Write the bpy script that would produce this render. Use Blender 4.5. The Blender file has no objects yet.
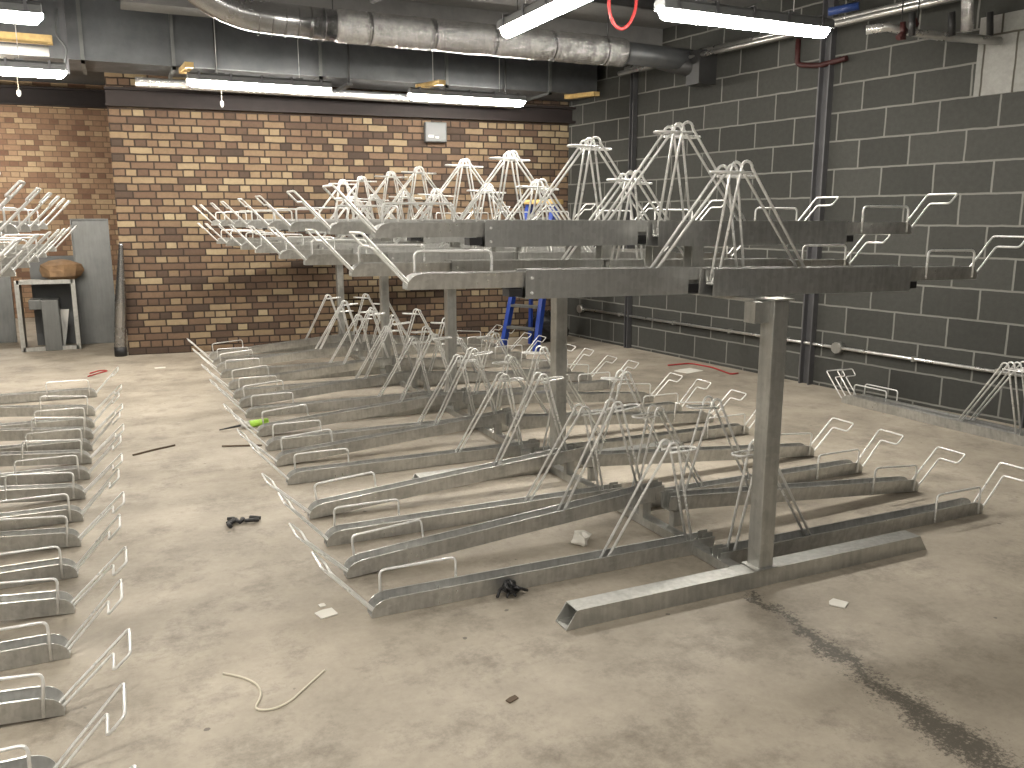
import bpy, math, random
from math import pi, sin, cos, radians, atan2, atan, tan, asin
from mathutils import Vector, Matrix

SC = bpy.context.scene
COL = SC.collection
R = random.Random(7)

# ---------------------------------------------------------------- camera, world, exposure
F_PX, HOR = 850.0, 218.0
cam_d = bpy.data.cameras.new('camera')
cam = bpy.data.objects.new('camera', cam_d)
COL.objects.link(cam)
cam_d.sensor_width = 36.0
cam_d.lens = F_PX / 1024.0 * 36.0
cam_d.clip_start = 0.05
pitch = atan((384 - HOR) / F_PX)
yaw = radians(24.79)
cam.location = (0, 0, 1.45)
cam.rotation_euler = (pi / 2 - pitch, 0, -yaw)
SC.camera = cam

world = bpy.data.worlds.new('world')
SC.world = world
world.use_nodes = True
bg = world.node_tree.nodes['Background']
bg.inputs[0].default_value = (1.0, 0.93, 0.84, 1)
bg.inputs[1].default_value = 0.3
SC.view_settings.view_transform = 'Standard'
SC.view_settings.look = 'None'
SC.view_settings.gamma = 1.0
SC.view_settings.use_curve_mapping = False
SC.view_settings.exposure = 1.08
TUBE = 70.0           # emission strength of the lamp diffusers


# ---------------------------------------------------------------- node helpers
def new_mat(name):
    m = bpy.data.materials.new(name)
    m.use_nodes = True
    nt = m.node_tree
    return m, nt, nt.nodes['Principled BSDF']


def N(nt, kind, **kw):
    n = nt.nodes.new(kind)
    for k, v in kw.items():
        setattr(n, k, v)
    return n


def L(nt, a, b):
    nt.links.new(a, b)


def math_n(nt, op, a, b=None, c=None):
    n = N(nt, 'ShaderNodeMath', operation=op)
    for i, v in enumerate((a, b, c)):
        if v is None:
            continue
        if isinstance(v, (int, float)):
            n.inputs[i].default_value = v
        else:
            L(nt, v, n.inputs[i])
    return n.outputs[0]


def ramp(nt, fac, stops, interp='LINEAR'):
    n = N(nt, 'ShaderNodeValToRGB')
    cr = n.color_ramp
    cr.interpolation = interp
    while len(cr.elements) < len(stops):
        cr.elements.new(0.5)
    for e, (p, c) in zip(cr.elements, stops):
        e.position = p
        e.color = (c[0], c[1], c[2], 1) if not isinstance(c, (int, float)) else (c, c, c, 1)
    L(nt, fac, n.inputs[0])
    return n.outputs[0]


def mixc(nt, fac, a, b, mode='MIX'):
    n = N(nt, 'ShaderNodeMix', data_type='RGBA', blend_type=mode)
    for sock, v in ((n.inputs[0], fac), (n.inputs[6], a), (n.inputs[7], b)):
        if isinstance(v, (int, float)):
            sock.default_value = v
        elif isinstance(v, tuple):
            sock.default_value = (v[0], v[1], v[2], 1)
        else:
            L(nt, v, sock)
    return n.outputs[2]


def noise(nt, vec, scale, detail=4, rough=0.55):
    n = N(nt, 'ShaderNodeTexNoise')
    n.inputs['Scale'].default_value = scale
    n.inputs['Detail'].default_value = detail
    n.inputs['Roughness'].default_value = rough
    L(nt, vec, n.inputs['Vector'])
    return n.outputs[0]


def objco(nt):
    return N(nt, 'ShaderNodeTexCoord').outputs['Object']


def bump(nt, bs, h, strength, dist=0.01):
    n = N(nt, 'ShaderNodeBump')
    n.inputs['Strength'].default_value = strength
    n.inputs['Distance'].default_value = dist
    L(nt, h, n.inputs['Height'])
    L(nt, n.outputs[0], bs.inputs['Normal'])


def plain(name, col, rough=0.6, metal=0.0, var=0.12, scale=8):
    m, nt, bs = new_mat(name)
    co = objco(nt)
    f = noise(nt, co, scale)
    a = tuple(max(0, c * (1 - var)) for c in col)
    b = tuple(min(1, c * (1 + var)) for c in col)
    L(nt, ramp(nt, f, [(0.3, a), (0.7, b)]), bs.inputs['Base Color'])
    bs.inputs['Roughness'].default_value = rough
    bs.inputs['Metallic'].default_value = metal
    return m


def galv(name, lo, hi, metal, r0, r1, scale=30, streak=True, sp_amt=0.16):
    """hot dip galvanised steel with spangle and faint run marks"""
    m, nt, bs = new_mat(name)
    co = objco(nt)
    v = N(nt, 'ShaderNodeTexVoronoi')
    v.inputs['Scale'].default_value = scale
    L(nt, co, v.inputs['Vector'])
    sp = N(nt, 'ShaderNodeSeparateColor')
    L(nt, v.outputs['Color'], sp.inputs[0])
    n1 = noise(nt, co, 5, 6, 0.65)
    f = math_n(nt, 'ADD', math_n(nt, 'MULTIPLY', math_n(nt, 'SUBTRACT', sp.outputs[0], 0.5), sp_amt), n1)
    if streak:
        mp = N(nt, 'ShaderNodeMapping')
        mp.inputs['Scale'].default_value = (45, 45, 4)
        L(nt, co, mp.inputs['Vector'])
        n2 = noise(nt, mp.outputs[0], 1.0, 3)
        f = math_n(nt, 'ADD', math_n(nt, 'MULTIPLY', f, 0.6), math_n(nt, 'MULTIPLY', n2, 0.42))
    L(nt, ramp(nt, f, [(0.3, lo), (0.7, hi)]), bs.inputs['Base Color'])
    L(nt, ramp(nt, f, [(0.3, r1), (0.7, r0)]), bs.inputs['Roughness'])
    bs.inputs['Metallic'].default_value = metal
    return m


def brick_mat(name, bw, rh, mort, cols, mcol, header=True, z0=0.0, off=0.5, rough=0.9, patch=None):
    """courses of bricks laid in local x (along) and z (up); header=True alternates stretcher and header rows"""
    m, nt, bs = new_mat(name)
    co = objco(nt)
    sx = N(nt, 'ShaderNodeSeparateXYZ')
    wob = noise(nt, co, 7, 3)
    L(nt, co, sx.inputs[0])
    wb = math_n(nt, 'MULTIPLY', math_n(nt, 'SUBTRACT', wob, 0.5), mort * 0.9)
    X = math_n(nt, 'ADD', math_n(nt, 'ADD', sx.outputs[0], 50.0), wb)
    Z = math_n(nt, 'ADD', math_n(nt, 'ADD', sx.outputs[2], 20 * rh - z0), wb)
    zr = math_n(nt, 'DIVIDE', Z, rh)
    row = math_n(nt, 'FLOOR', zr)
    par = math_n(nt, 'MODULO', row, 2.0)
    if header:
        w = math_n(nt, 'SUBTRACT', bw, math_n(nt, 'MULTIPLY', par, bw * 0.5))
        shift = math_n(nt, 'MULTIPLY', par, bw * 0.25)
    else:
        w = math_n(nt, 'ADD', bw, 0.0)
        shift = math_n(nt, 'MULTIPLY', par, bw * off)
    xr = math_n(nt, 'DIVIDE', math_n(nt, 'ADD', X, shift), w)
    colm = math_n(nt, 'FLOOR', xr)
    fx = math_n(nt, 'MULTIPLY', math_n(nt, 'FRACT', xr), w)
    fz = math_n(nt, 'MULTIPLY', math_n(nt, 'FRACT', zr), rh)
    dx = math_n(nt, 'MINIMUM', fx, math_n(nt, 'SUBTRACT', w, fx))
    dz = math_n(nt, 'MINIMUM', fz, math_n(nt, 'SUBTRACT', rh, fz))
    d = math_n(nt, 'MINIMUM', dx, dz)
    mask = ramp(nt, math_n(nt, 'DIVIDE', d, mort), [(0.38, 0.0), (0.62, 1.0)])
    cv = N(nt, 'ShaderNodeCombineXYZ')
    L(nt, colm, cv.inputs[0])
    L(nt, row, cv.inputs[1])
    wn = N(nt, 'ShaderNodeTexWhiteNoise', noise_dimensions='2D')
    L(nt, cv.outputs[0], wn.inputs['Vector'])
    big = noise(nt, co, 0.7, 3)
    sel = math_n(nt, 'ADD', math_n(nt, 'MULTIPLY', wn.outputs['Value'], 0.75),
                 math_n(nt, 'MULTIPLY', math_n(nt, 'SUBTRACT', big, 0.28), 0.55))
    c = ramp(nt, sel, cols)
    g = noise(nt, co, 25, 5, 0.7)
    c = mixc(nt, 0.5, c, ramp(nt, g, [(0.25, 0.45), (0.75, 1.0)]), 'MULTIPLY')
    c = mixc(nt, mask, mcol, c)
    L(nt, c, bs.inputs['Base Color'])
    bs.inputs['Roughness'].default_value = rough
    bump(nt, bs, math_n(nt, 'ADD', mask, math_n(nt, 'MULTIPLY', g, 0.4)), 0.6, 0.006)
    return m


def concrete(name, lo, hi, rough=0.75):
    m, nt, bs = new_mat(name)
    co = objco(nt)
    a = noise(nt, co, 0.9, 6, 0.6)
    b = noise(nt, co, 14, 8, 0.7)
    f = math_n(nt, 'ADD', math_n(nt, 'MULTIPLY', a, 0.65), math_n(nt, 'MULTIPLY', b, 0.35))
    L(nt, ramp(nt, f, [(0.32, lo), (0.68, hi)]), bs.inputs['Base Color'])
    bs.inputs['Roughness'].default_value = rough
    bump(nt, bs, b, 0.25, 0.01)
    return m


def floor_mat():
    m, nt, bs = new_mat('dusty_concrete_floor')
    co = objco(nt)
    a = noise(nt, co, 0.55, 5, 0.6)
    b = noise(nt, co, 3.2, 8, 0.65)
    c = noise(nt, co, 38, 6, 0.7)
    f = math_n(nt, 'ADD', math_n(nt, 'MULTIPLY', a, 0.45), math_n(nt, 'MULTIPLY', b, 0.4))
    f = math_n(nt, 'ADD', f, math_n(nt, 'MULTIPLY', c, 0.15))
    col = ramp(nt, f, [(0.36, (0.225, 0.197, 0.155)), (0.5, (0.345, 0.305, 0.245)), (0.64, (0.46, 0.41, 0.335))])
    # scattered specks of grit
    v = N(nt, 'ShaderNodeTexVoronoi')
    v.inputs['Scale'].default_value = 6.5
    v.inputs['Randomness'].default_value = 1.0
    L(nt, co, v.inputs['Vector'])
    sp = N(nt, 'ShaderNodeSeparateColor')
    L(nt, v.outputs['Color'], sp.inputs[0])
    pick = math_n(nt, 'GREATER_THAN', sp.outputs[0], 0.35)
    d2 = math_n(nt, 'ADD', v.outputs['Distance'], math_n(nt, 'MULTIPLY', math_n(nt, 'SUBTRACT', c, 0.5), 0.14))
    dot = math_n(nt, 'MULTIPLY', pick, math_n(nt, 'LESS_THAN', d2, 0.055))
    col = mixc(nt, math_n(nt, 'MULTIPLY', dot, 0.65), col, (0.05, 0.045, 0.04))
    # smudges of dirt
    s = noise(nt, co, 2.6, 12, 0.82)
    sm = ramp(nt, s, [(0.50, 0.0), (0.66, 0.8)])
    col = mixc(nt, sm, col, (0.15, 0.13, 0.105))
    # dirty joint running from the near post towards the lower right: line through (2.16,2.44) and (2.02,1.2)
    sx = N(nt, 'ShaderNodeSeparateXYZ')
    L(nt, co, sx.inputs[0])
    wob = math_n(nt, 'MULTIPLY', math_n(nt, 'SUBTRACT', noise(nt, co, 6, 8, 0.8), 0.5), 0.34)
    lx = math_n(nt, 'ADD', math_n(nt, 'MULTIPLY', sx.outputs[1], 0.113), 1.885)
    dist = math_n(nt, 'ABSOLUTE', math_n(nt, 'ADD', math_n(nt, 'SUBTRACT', sx.outputs[0], lx), wob))
    wid = math_n(nt, 'ADD', math_n(nt, 'MULTIPLY', math_n(nt, 'SUBTRACT', 2.4, sx.outputs[1]), 0.08), 0.022)
    wid = math_n(nt, 'MAXIMUM', wid, 0.008)
    e = math_n(nt, 'DIVIDE', dist, wid)
    g = noise(nt, co, 75, 6, 0.8)
    cr = math_n(nt, 'ADD', math_n(nt, 'SUBTRACT', 1.15, e), math_n(nt, 'MULTIPLY', math_n(nt, 'SUBTRACT', g, 0.5), 4.5))
    cr = math_n(nt, 'ADD', cr, math_n(nt, 'MULTIPLY', math_n(nt, 'SUBTRACT', b, 0.5), 2.5))
    crack = ramp(nt, cr, [(0.25, 0.0), (0.85, 1.0)])
    gate = math_n(nt, 'LESS_THAN', sx.outputs[1], 2.46)
    col = mixc(nt, math_n(nt, 'MULTIPLY', math_n(nt, 'MULTIPLY', crack, gate), 0.85), col, (0.06, 0.054, 0.044))
    L(nt, col, bs.inputs['Base Color'])
    bs.inputs['Roughness'].default_value = 0.62
    bump(nt, bs, math_n(nt, 'ADD', c, math_n(nt, 'MULTIPLY', b, 0.5)), 0.22, 0.008)
    return m


def emit(name, col, s):
    m, nt, bs = new_mat(name)
    bs.inputs['Base Color'].default_value = (0.9, 0.9, 0.88, 1)
    bs.inputs['Emission Color'].default_value = (*col, 1)
    bs.inputs['Emission Strength'].default_value = s
    return m


def foil_mat():
    m, nt, bs = new_mat('crinkled_foil')
    co = objco(nt)
    a = noise(nt, co, 22, 7, 0.75)
    L(nt, ramp(nt, a, [(0.3, (0.55, 0.55, 0.55)), (0.7, (0.85, 0.85, 0.84))]), bs.inputs['Base Color'])
    bs.inputs['Metallic'].default_value = 0.9
    bs.inputs['Roughness'].default_value = 0.2
    bump(nt, bs, a, 0.9, 0.02)
    return m


M = {}
M['tray'] = galv('galvanised_tray', (0.34, 0.34, 0.325), (0.66, 0.66, 0.64), 0.8, 0.26, 0.44, 45)
M['post'] = galv('galvanised_post', (0.34, 0.34, 0.32), (0.58, 0.58, 0.55), 0.8, 0.3, 0.46, 40)
M['rod'] = galv('zinc_rod', (0.70, 0.70, 0.68), (0.88, 0.88, 0.86), 0.32, 0.24, 0.36, 60, False)
M['sheet'] = galv('sheet_steel', (0.13, 0.135, 0.13), (0.19, 0.195, 0.19), 0.5, 0.4, 0.5, 10, True, 0.03)
M['duct'] = galv('duct_steel', (0.085, 0.09, 0.093), (0.125, 0.13, 0.135), 0.5, 0.38, 0.48, 8, False, 0.02)
M['spiral'] = galv('spiral_duct_steel', (0.34, 0.34, 0.345), (0.46, 0.46, 0.46), 0.95, 0.2, 0.3, 8, False, 0.02)
M['foil'] = foil_mat()
M['brick'] = brick_mat('yellow_stock_brick', 0.225, 0.075, 0.015,
                       [(0.1, (0.06, 0.040, 0.028)), (0.3, (0.118, 0.072, 0.046)), (0.5, (0.165, 0.106, 0.066)),
                        (0.68, (0.215, 0.15, 0.088)), (0.9, (0.34, 0.27, 0.165))], (0.028, 0.018, 0.012))
M['brick_lamplit'] = brick_mat('lamplit_stock_brick', 0.225, 0.075, 0.010,  # paler copy of the brick, lamp glow on the far wall put into its colours
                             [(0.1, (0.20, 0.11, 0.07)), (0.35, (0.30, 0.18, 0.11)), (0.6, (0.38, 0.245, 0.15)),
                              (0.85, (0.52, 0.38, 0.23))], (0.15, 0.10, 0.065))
M['block'] = brick_mat('grey_concrete_block', 0.45, 0.2275, 0.014,
                       [(0.1, (0.043, 0.044, 0.039)), (0.8, (0.064, 0.065, 0.058))], (0.19, 0.19, 0.172),
                       header=False, z0=0.03)
M['white_block'] = brick_mat('white_painted_block', 0.2275, 0.9, 0.014,
                             [(0.1, (0.30, 0.30, 0.28)), (0.8, (0.38, 0.37, 0.35))], (0.08, 0.075, 0.06),
                             header=False, z0=0.0)
M['floor'] = floor_mat()
M['ceiling'] = concrete('soffit_concrete', (0.12, 0.12, 0.118), (0.20, 0.197, 0.19), 0.9)
M['redsteel'] = plain('oxide_red_steel', (0.014, 0.008, 0.007), 0.7, 0.0, 0.3)
M['channel'] = plain('dull_channel_steel', (0.10, 0.10, 0.105), 0.5, 0.3)
M['darksteel'] = plain('dark_steel', (0.045, 0.045, 0.045), 0.5, 0.4)
M['black'] = plain('black_plastic', (0.012, 0.012, 0.013), 0.5)
M['white'] = plain('white_plastic', (0.62, 0.61, 0.58), 0.45, 0, 0.04)
M['grey_plastic'] = plain('grey_plastic', (0.12, 0.125, 0.125), 0.5, 0, 0.05)
M['wood'] = plain('yellow_softwood', (0.52, 0.36, 0.14), 0.6, 0, 0.2, 14)
M['red'] = plain('red_cable_sheath', (0.35, 0.03, 0.03), 0.45)
M['redpaint'] = plain('red_paint', (0.05, 0.012, 0.011), 0.55)
M['blue'] = plain('blue_fibreglass', (0.012, 0.045, 0.27), 0.35)
M['bluepaint'] = plain('blue_fitting', (0.02, 0.045, 0.16), 0.4)
M['copper'] = galv('bright_pipe', (0.5, 0.5, 0.48), (0.72, 0.71, 0.68), 0.8, 0.25, 0.35, 20, False)
M['brown'] = plain('brown_paper', (0.24, 0.15, 0.08), 0.8, 0, 0.4, 6)
M['paper'] = plain('white_paper', (0.66, 0.64, 0.58), 0.7, 0, 0.05)
M['string'] = plain('pale_twine', (0.62, 0.58, 0.47), 0.8, 0, 0.1)
M['twig'] = plain('dark_twig', (0.10, 0.07, 0.045), 0.8)
M['green'] = plain('green_label', (0.42, 0.72, 0.09), 0.4, 0, 0.2, 30)
M['tube'] = emit('lit_tube', (1.0, 0.945, 0.86), TUBE)
M['tubewarm'] = emit('lit_bulb', (1.0, 0.86, 0.68), TUBE)
M['led'] = emit('indicator_light', (1.0, 0.97, 0.9), 6)


# ---------------------------------------------------------------- mesh helpers
class MB:
    def __init__(s):
        s.v, s.f, s.sm = [], [], []

    def add(s, vs, fs, smooth=False):
        o = len(s.v)
        s.v += [tuple(v) for v in vs]
        s.f += [tuple(i + o for i in f) for f in fs]
        s.sm += [smooth] * len(fs)
        return s

    def box(s, x0, x1, y0, y1, z0, z1, mat=None):
        vs = [Vector((x, y, z)) for z in (z0, z1) for y in (y0, y1) for x in (x0, x1)]
        if mat:
            vs = [mat @ v for v in vs]
        return s.add(vs, [(0, 2, 3, 1), (4, 5, 7, 6), (0, 1, 5, 4), (2, 6, 7, 3), (0, 4, 6, 2), (1, 3, 7, 5)])

    def prism(s, poly, axis, a, b):
        """closed polygon extruded along axis from a to b; poly is 2D in the other two axes (x,z)->y, (y,z)->x, (x,y)->z"""
        def P(p, t):
            return {'y': (p[0], t, p[1]), 'x': (t, p[0], p[1]), 'z': (p[0], p[1], t)}[axis]
        n = len(poly)
        vs = [P(p, a) for p in poly] + [P(p, b) for p in poly]
        fs = [tuple(range(n)), tuple(range(2 * n - 1, n - 1, -1))]
        fs += [(i, i + n, (i + 1) % n + n, (i + 1) % n) for i in range(n)]
        return s.add(vs, fs)

    def tube(s, pts, r, n=7, closed=False, caps=True):
        pts = [Vector(p) for p in pts]
        if closed:
            pts = pts + [pts[0]]
        m = len(pts)
        rr = r if isinstance(r, (list, tuple)) else [r] * m
        T = []
        for i in range(m):
            a = pts[max(i - 1, 0)] if not (closed and i == 0) else pts[m - 2]
            b = pts[min(i + 1, m - 1)] if not (closed and i == m - 1) else pts[1]
            t = b - a
            T.append(t.normalized() if t.length > 1e-9 else Vector((0, 0, 1)))
        u = T[0].orthogonal().normalized()
        vs = []
        for i in range(m):
            if i:
                q = T[i - 1].rotation_difference(T[i])
                u = (q @ u)
                u = (u - T[i] * u.dot(T[i])).normalized()
            w = T[i].cross(u)
            for k in range(n):
                a = 2 * pi * k / n
                vs.append(pts[i] + (u * cos(a) + w * sin(a)) * rr[i])
        fs = []
        for i in range(m - 1):
            for k in range(n):
                fs.append((i * n + k, i * n + (k + 1) % n, (i + 1) * n + (k + 1) % n, (i + 1) * n + k))
        s.add(vs, fs, True)
        if caps and not closed:
            o = len(s.v) - len(vs)
            s.f += [tuple(o + k for k in range(n - 1, -1, -1)), tuple(o + (m - 1) * n + k for k in range(n))]
            s.sm += [False, False]
        return s

    def build(s, name, mat, parent=None, bevel=0.0):
        me = bpy.data.meshes.new(name)
        me.from_pydata(s.v, [], s.f)
        me.materials.append(M[mat] if isinstance(mat, str) else mat)
        me.polygons.foreach_set('use_smooth', s.sm)
        me.validate()
        me.update()
        o = bpy.data.objects.new(name, me)
        COL.objects.link(o)
        if parent:
            o.parent = parent
        if bevel:
            b = o.modifiers.new('bevel', 'BEVEL')
            b.width = bevel
            b.segments = 2
            b.limit_method = 'ANGLE'
        return o


def fillet(pts, r, seg=5):
    pts = [Vector(p) for p in pts]
    out = [pts[0]]
    for i in range(1, len(pts) - 1):
        p, a, b = pts[i], pts[i - 1], pts[i + 1]
        da, db = (a - p), (b - p)
        rr = min(r, da.length * 0.49, db.length * 0.49)
        s, e = p + da.normalized() * rr, p + db.normalized() * rr
        for k in range(seg + 1):
            t = k / seg
            out.append(s * (1 - t) ** 2 + p * 2 * t * (1 - t) + e * t * t)
    out.append(pts[-1])
    return out


def tag(o, label=None, cat=None, group=None, kind=None):
    for k, v in (('label', label), ('category', cat), ('group', group), ('kind', kind)):
        if v:
            o[k] = v
    return o


def empty(name, loc=(0, 0, 0), rot=(0, 0, 0)):
    o = bpy.data.objects.new(name, None)
    COL.objects.link(o)
    o.location = loc
    o.rotation_euler = rot
    o.empty_display_size = 0.1
    return o


def copy_tree(o, parent=None):
    c = o.copy()
    COL.objects.link(c)
    if parent:
        c.parent = parent
    for ch in list(KIDS.get(o.name, [])):
        k = copy_tree(ch, c)
    return c


KIDS = {}


def reg(parent, *kids):
    KIDS.setdefault(parent.name, []).extend(kids)


def place(o, loc, rotz=0.0):
    o.location = loc
    o.rotation_euler = (0, 0, rotz)
    return o


# ---------------------------------------------------------------- the setting
def struct(o):
    o['kind'] = 'structure'
    return o


WALL_A, WALL_B = 6.175, -0.115           # block wall: X = A + B*Y
BR_A, BR_B = 9.94, -0.107                # brick wall: Y = A + B*X


def wallx(y):
    return WALL_A + WALL_B * y


def bricky(x):
    return BR_A + BR_B * x


CEIL = 3.35
struct(MB().box(-6.0, 7.2, -4.0, 15.2, -0.12, 0.0).build('floor', 'floor'))
struct(MB().box(-6.0, 7.2, -4.0, 15.2, CEIL, CEIL + 0.2).build('ceiling', 'ceiling'))
# block wall, local x along the wall
ang = atan2(1.0, WALL_B)                 # direction of increasing Y
o = struct(MB().box(-4.2, 9.6, -0.22, 0.0, 0, CEIL).build('wall_right', 'block'))
place(o, (wallx(0), 0, 0), ang)          # local +y points to -X (into the room); the box lies behind it
a2 = atan2(BR_B, 1.0)
o = struct(MB().box(0, 5.35, 0.0, 4.6, 0, CEIL).build('wall_back', 'brick'))
place(o, (0.045, bricky(0.045), 0), a2)
o = struct(MB().box(-6.2, 0.6, 0.0, 0.25, 0, CEIL).build('wall_far', 'brick_lamplit'))
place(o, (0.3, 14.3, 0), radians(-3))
o = struct(MB().box(-6.2, -6.0, -4.0, 15.2, 0, CEIL).build('wall_left', 'block'))
o = struct(MB().box(-6.2, 7.4, -4.2, -4.0, 0, CEIL).build('wall_front', 'block'))

# painted patch of blocks high on the right wall
o = struct(MB().box(2.2, 4.42, -0.001, 0.012, 2.30, 2.83).build('trim_1', 'white_block'))
place(o, (wallx(0), 0, 0), ang)


# steel channels on the block wall
def wall_place(o, y, off=0.0):
    """put object whose local +x runs along the wall, +y into the room"""
    d = Vector((cos(ang), sin(ang), 0))
    nrm = Vector((-sin(ang), cos(ang), 0))
    if nrm.x > 0:
        nrm = -nrm
    p = Vector((wallx(0), 0, 0)) + d * (y / sin(ang)) + nrm * off
    o.location = p
    o.rotation_euler = (0, 0, ang)
    return o


def channel(y, w, label):
    m = MB()
    m.box(-w / 2, w / 2, 0.0, 0.012, 0, CEIL)
    m.box(-w / 2, -w / 2 + 0.012, 0.012, 0.06, 0, CEIL)
    m.box(w / 2 - 0.012, w / 2, 0.012, 0.06, 0, CEIL)
    o = m.build('wall_channel', 'channel')
    wall_place(o, y, 0.001)
    tag(o, label, 'steel channel', 'steel channels up the block wall')


channel(5.66, 0.11, 'dull steel channel up the block wall behind the tall near post')
channel(3.72, 0.12, 'dull steel channel up the block wall at the right edge of the picture')
channel(8.15, 0.06, 'slim dark steel channel on the block wall, nearest the brick corner')

# oxide red beam on the brick wall
m = MB()
m.box(0, 5.3, -0.14, -0.002, 2.56, 2.585)
m.box(0, 5.3, -0.14, -0.002, 2.72, 2.745)
m.box(0, 5.3, -0.07, -0.05, 2.585, 2.72)
o = m.build('steel_beam', 'redsteel')
place(o, (0.045, bricky(0.045), 0), a2)
tag(o, 'dark red steel beam along the top of the near brick wall', 'steel beam', 'dark red beams on brick')
m = MB()
m.box(-6, 0, -0.16, -0.002, 3.02, 3.05)
m.box(-6, 0, -0.16, -0.002, 3.24, 3.27)
m.box(-6, 0, -0.08, -0.06, 3.05, 3.24)
o = m.build('steel_beam', 'redsteel')
place(o, (0.1, 14.3 + 0.01, 0), radians(-3))
tag(o, 'dark red steel beam on the farther brick wall at the left', 'steel beam', 'dark red beams on brick')

# ---------------------------------------------------------------- bike trays
ROD_R = 0.0058


def channel_mesh(Lx, w, h, r, t=0.003, x0=0.0, rounded=True):
    m = MB()
    prof = [(Lx, 0), (Lx, h)]
    if rounded:
        for k in range(7):
            a = pi / 2 * k / 6
            prof.append((x0 + r - r * sin(a), h - r * 0.85 * (1 - cos(a)) * (h * 0.82 / (r * 0.85))))
        prof.append((x0, 0))
    else:
        prof += [(x0, h), (x0, 0)]
    for s in (-1, 1):
        y0 = s * w / 2
        m.prism(prof, 'y', y0, y0 - s * t)
    m.box(x0 + 0.001, Lx, -w / 2 + t, w / 2 - t, 0, t)
    for s in (-1, 1):
        a, b = sorted((s * (w / 2 + 0.0012), s * (w / 2 - 0.0065)))
        m.box(x0 + r + 0.004, Lx, a, b, h, h + 0.0025)
    # side walls flare outwards from a narrower floor
    m.v = [(x, y * (0.72 + 0.28 * min(1.0, z / h)), z) for (x, y, z) in m.v]
    return m


def hook_mesh(Lr=0.225, z=0.012, angle=48, lat=0.145):
    a = radians(angle)
    u = Vector((-cos(a), 0, sin(a)))

    def P(s, v):
        return Vector((0.02, 0, z)) + u * s + Vector((0, v, 0))
    pts = [P(-0.01, -0.021), P(0.06, -0.027), P(Lr + 0.065, -0.027), P(Lr + 0.065, lat), P(Lr, lat - 0.005), P(Lr, 0.027), P(0.06, 0.027), P(-0.01, 0.021)]
    pts = [Vector((0.06, -0.019, z))] + pts + [Vector((0.06, 0.019, z))]
    return MB().tube(fillet(pts, 0.015, 4), 0.0048, 6)


def hoop_mesh(x0, x1, ztop, zbot, y):
    pts = [(x0, y, zbot), (x0, y, ztop), (x1, y, ztop), (x1, y, zbot)]
    return MB().tube(fillet(pts, 0.022, 4), 0.0052, 6)


def clamp_mesh(xf, xa, xs, zf, za, yo=0.031):
    """pair of parallel rods: long leg from the outer foot up to the apex, over and steeply down"""
    m = MB()
    for s in (-1, 1):
        arc = []
        r = 0.026
        for k in range(9):
            a = pi - pi * k / 8
            arc.append(Vector((xa + r * cos(a), s * yo, za - r + r * sin(a))))
        pts = [Vector((xf, s * yo * 0.68, zf))] + arc + [Vector((xs, s * yo * 0.68, zf))]
        m.tube(pts, ROD_R, 7)
    return m


def loop_mesh(x0, x1, z, yo=0.031):
    pts = [(x0, -yo, z), (x1 - 0.03, -yo, z)]
    for k in range(1, 6):
        a = -pi / 2 + pi * k / 6
        pts.append((x1 - 0.03 + 0.03 * cos(a), yo * sin(a), z))
    pts += [(x1 - 0.03, yo, z), (x0, yo, z)]
    return MB().tube([Vector(p) for p in pts], ROD_R * 0.9, 6)


def lower_tray(Ltr, sh):
    root = empty('bike_tray')
    c = channel_mesh(Ltr, 0.078, 0.068, 0.062).build('tray_channel', 'tray', root)
    ep = MB().box(Ltr - 0.05, Ltr - 0.045, -0.035, 0.035, 0.003, 0.05)
    ep.box(Ltr - 0.05, Ltr - 0.0, -0.020, -0.016, 0.003, 0.085).box(Ltr - 0.05, Ltr - 0.0, 0.016, 0.020, 0.003, 0.085)
    e = ep.build('end_bracket', 'post', root)
    k = hook_mesh().build('handle_loop', 'rod', root)
    h = hoop_mesh(0.055, 0.36, 0.15, 0.012, 0.0445).build('guard_hoop', 'rod', root)
    w = clamp_mesh(0.98 + sh, 1.315 + sh, 1.45 + sh, 0.008, 0.52).build('wheel_holder', 'rod', root)
    lp = loop_mesh(1.30 + sh, 1.45 + sh, 0.478).build('holder_loop', 'rod', w)
    reg(root, c, e, k, h, w)
    reg(w, lp)
    return root


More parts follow.
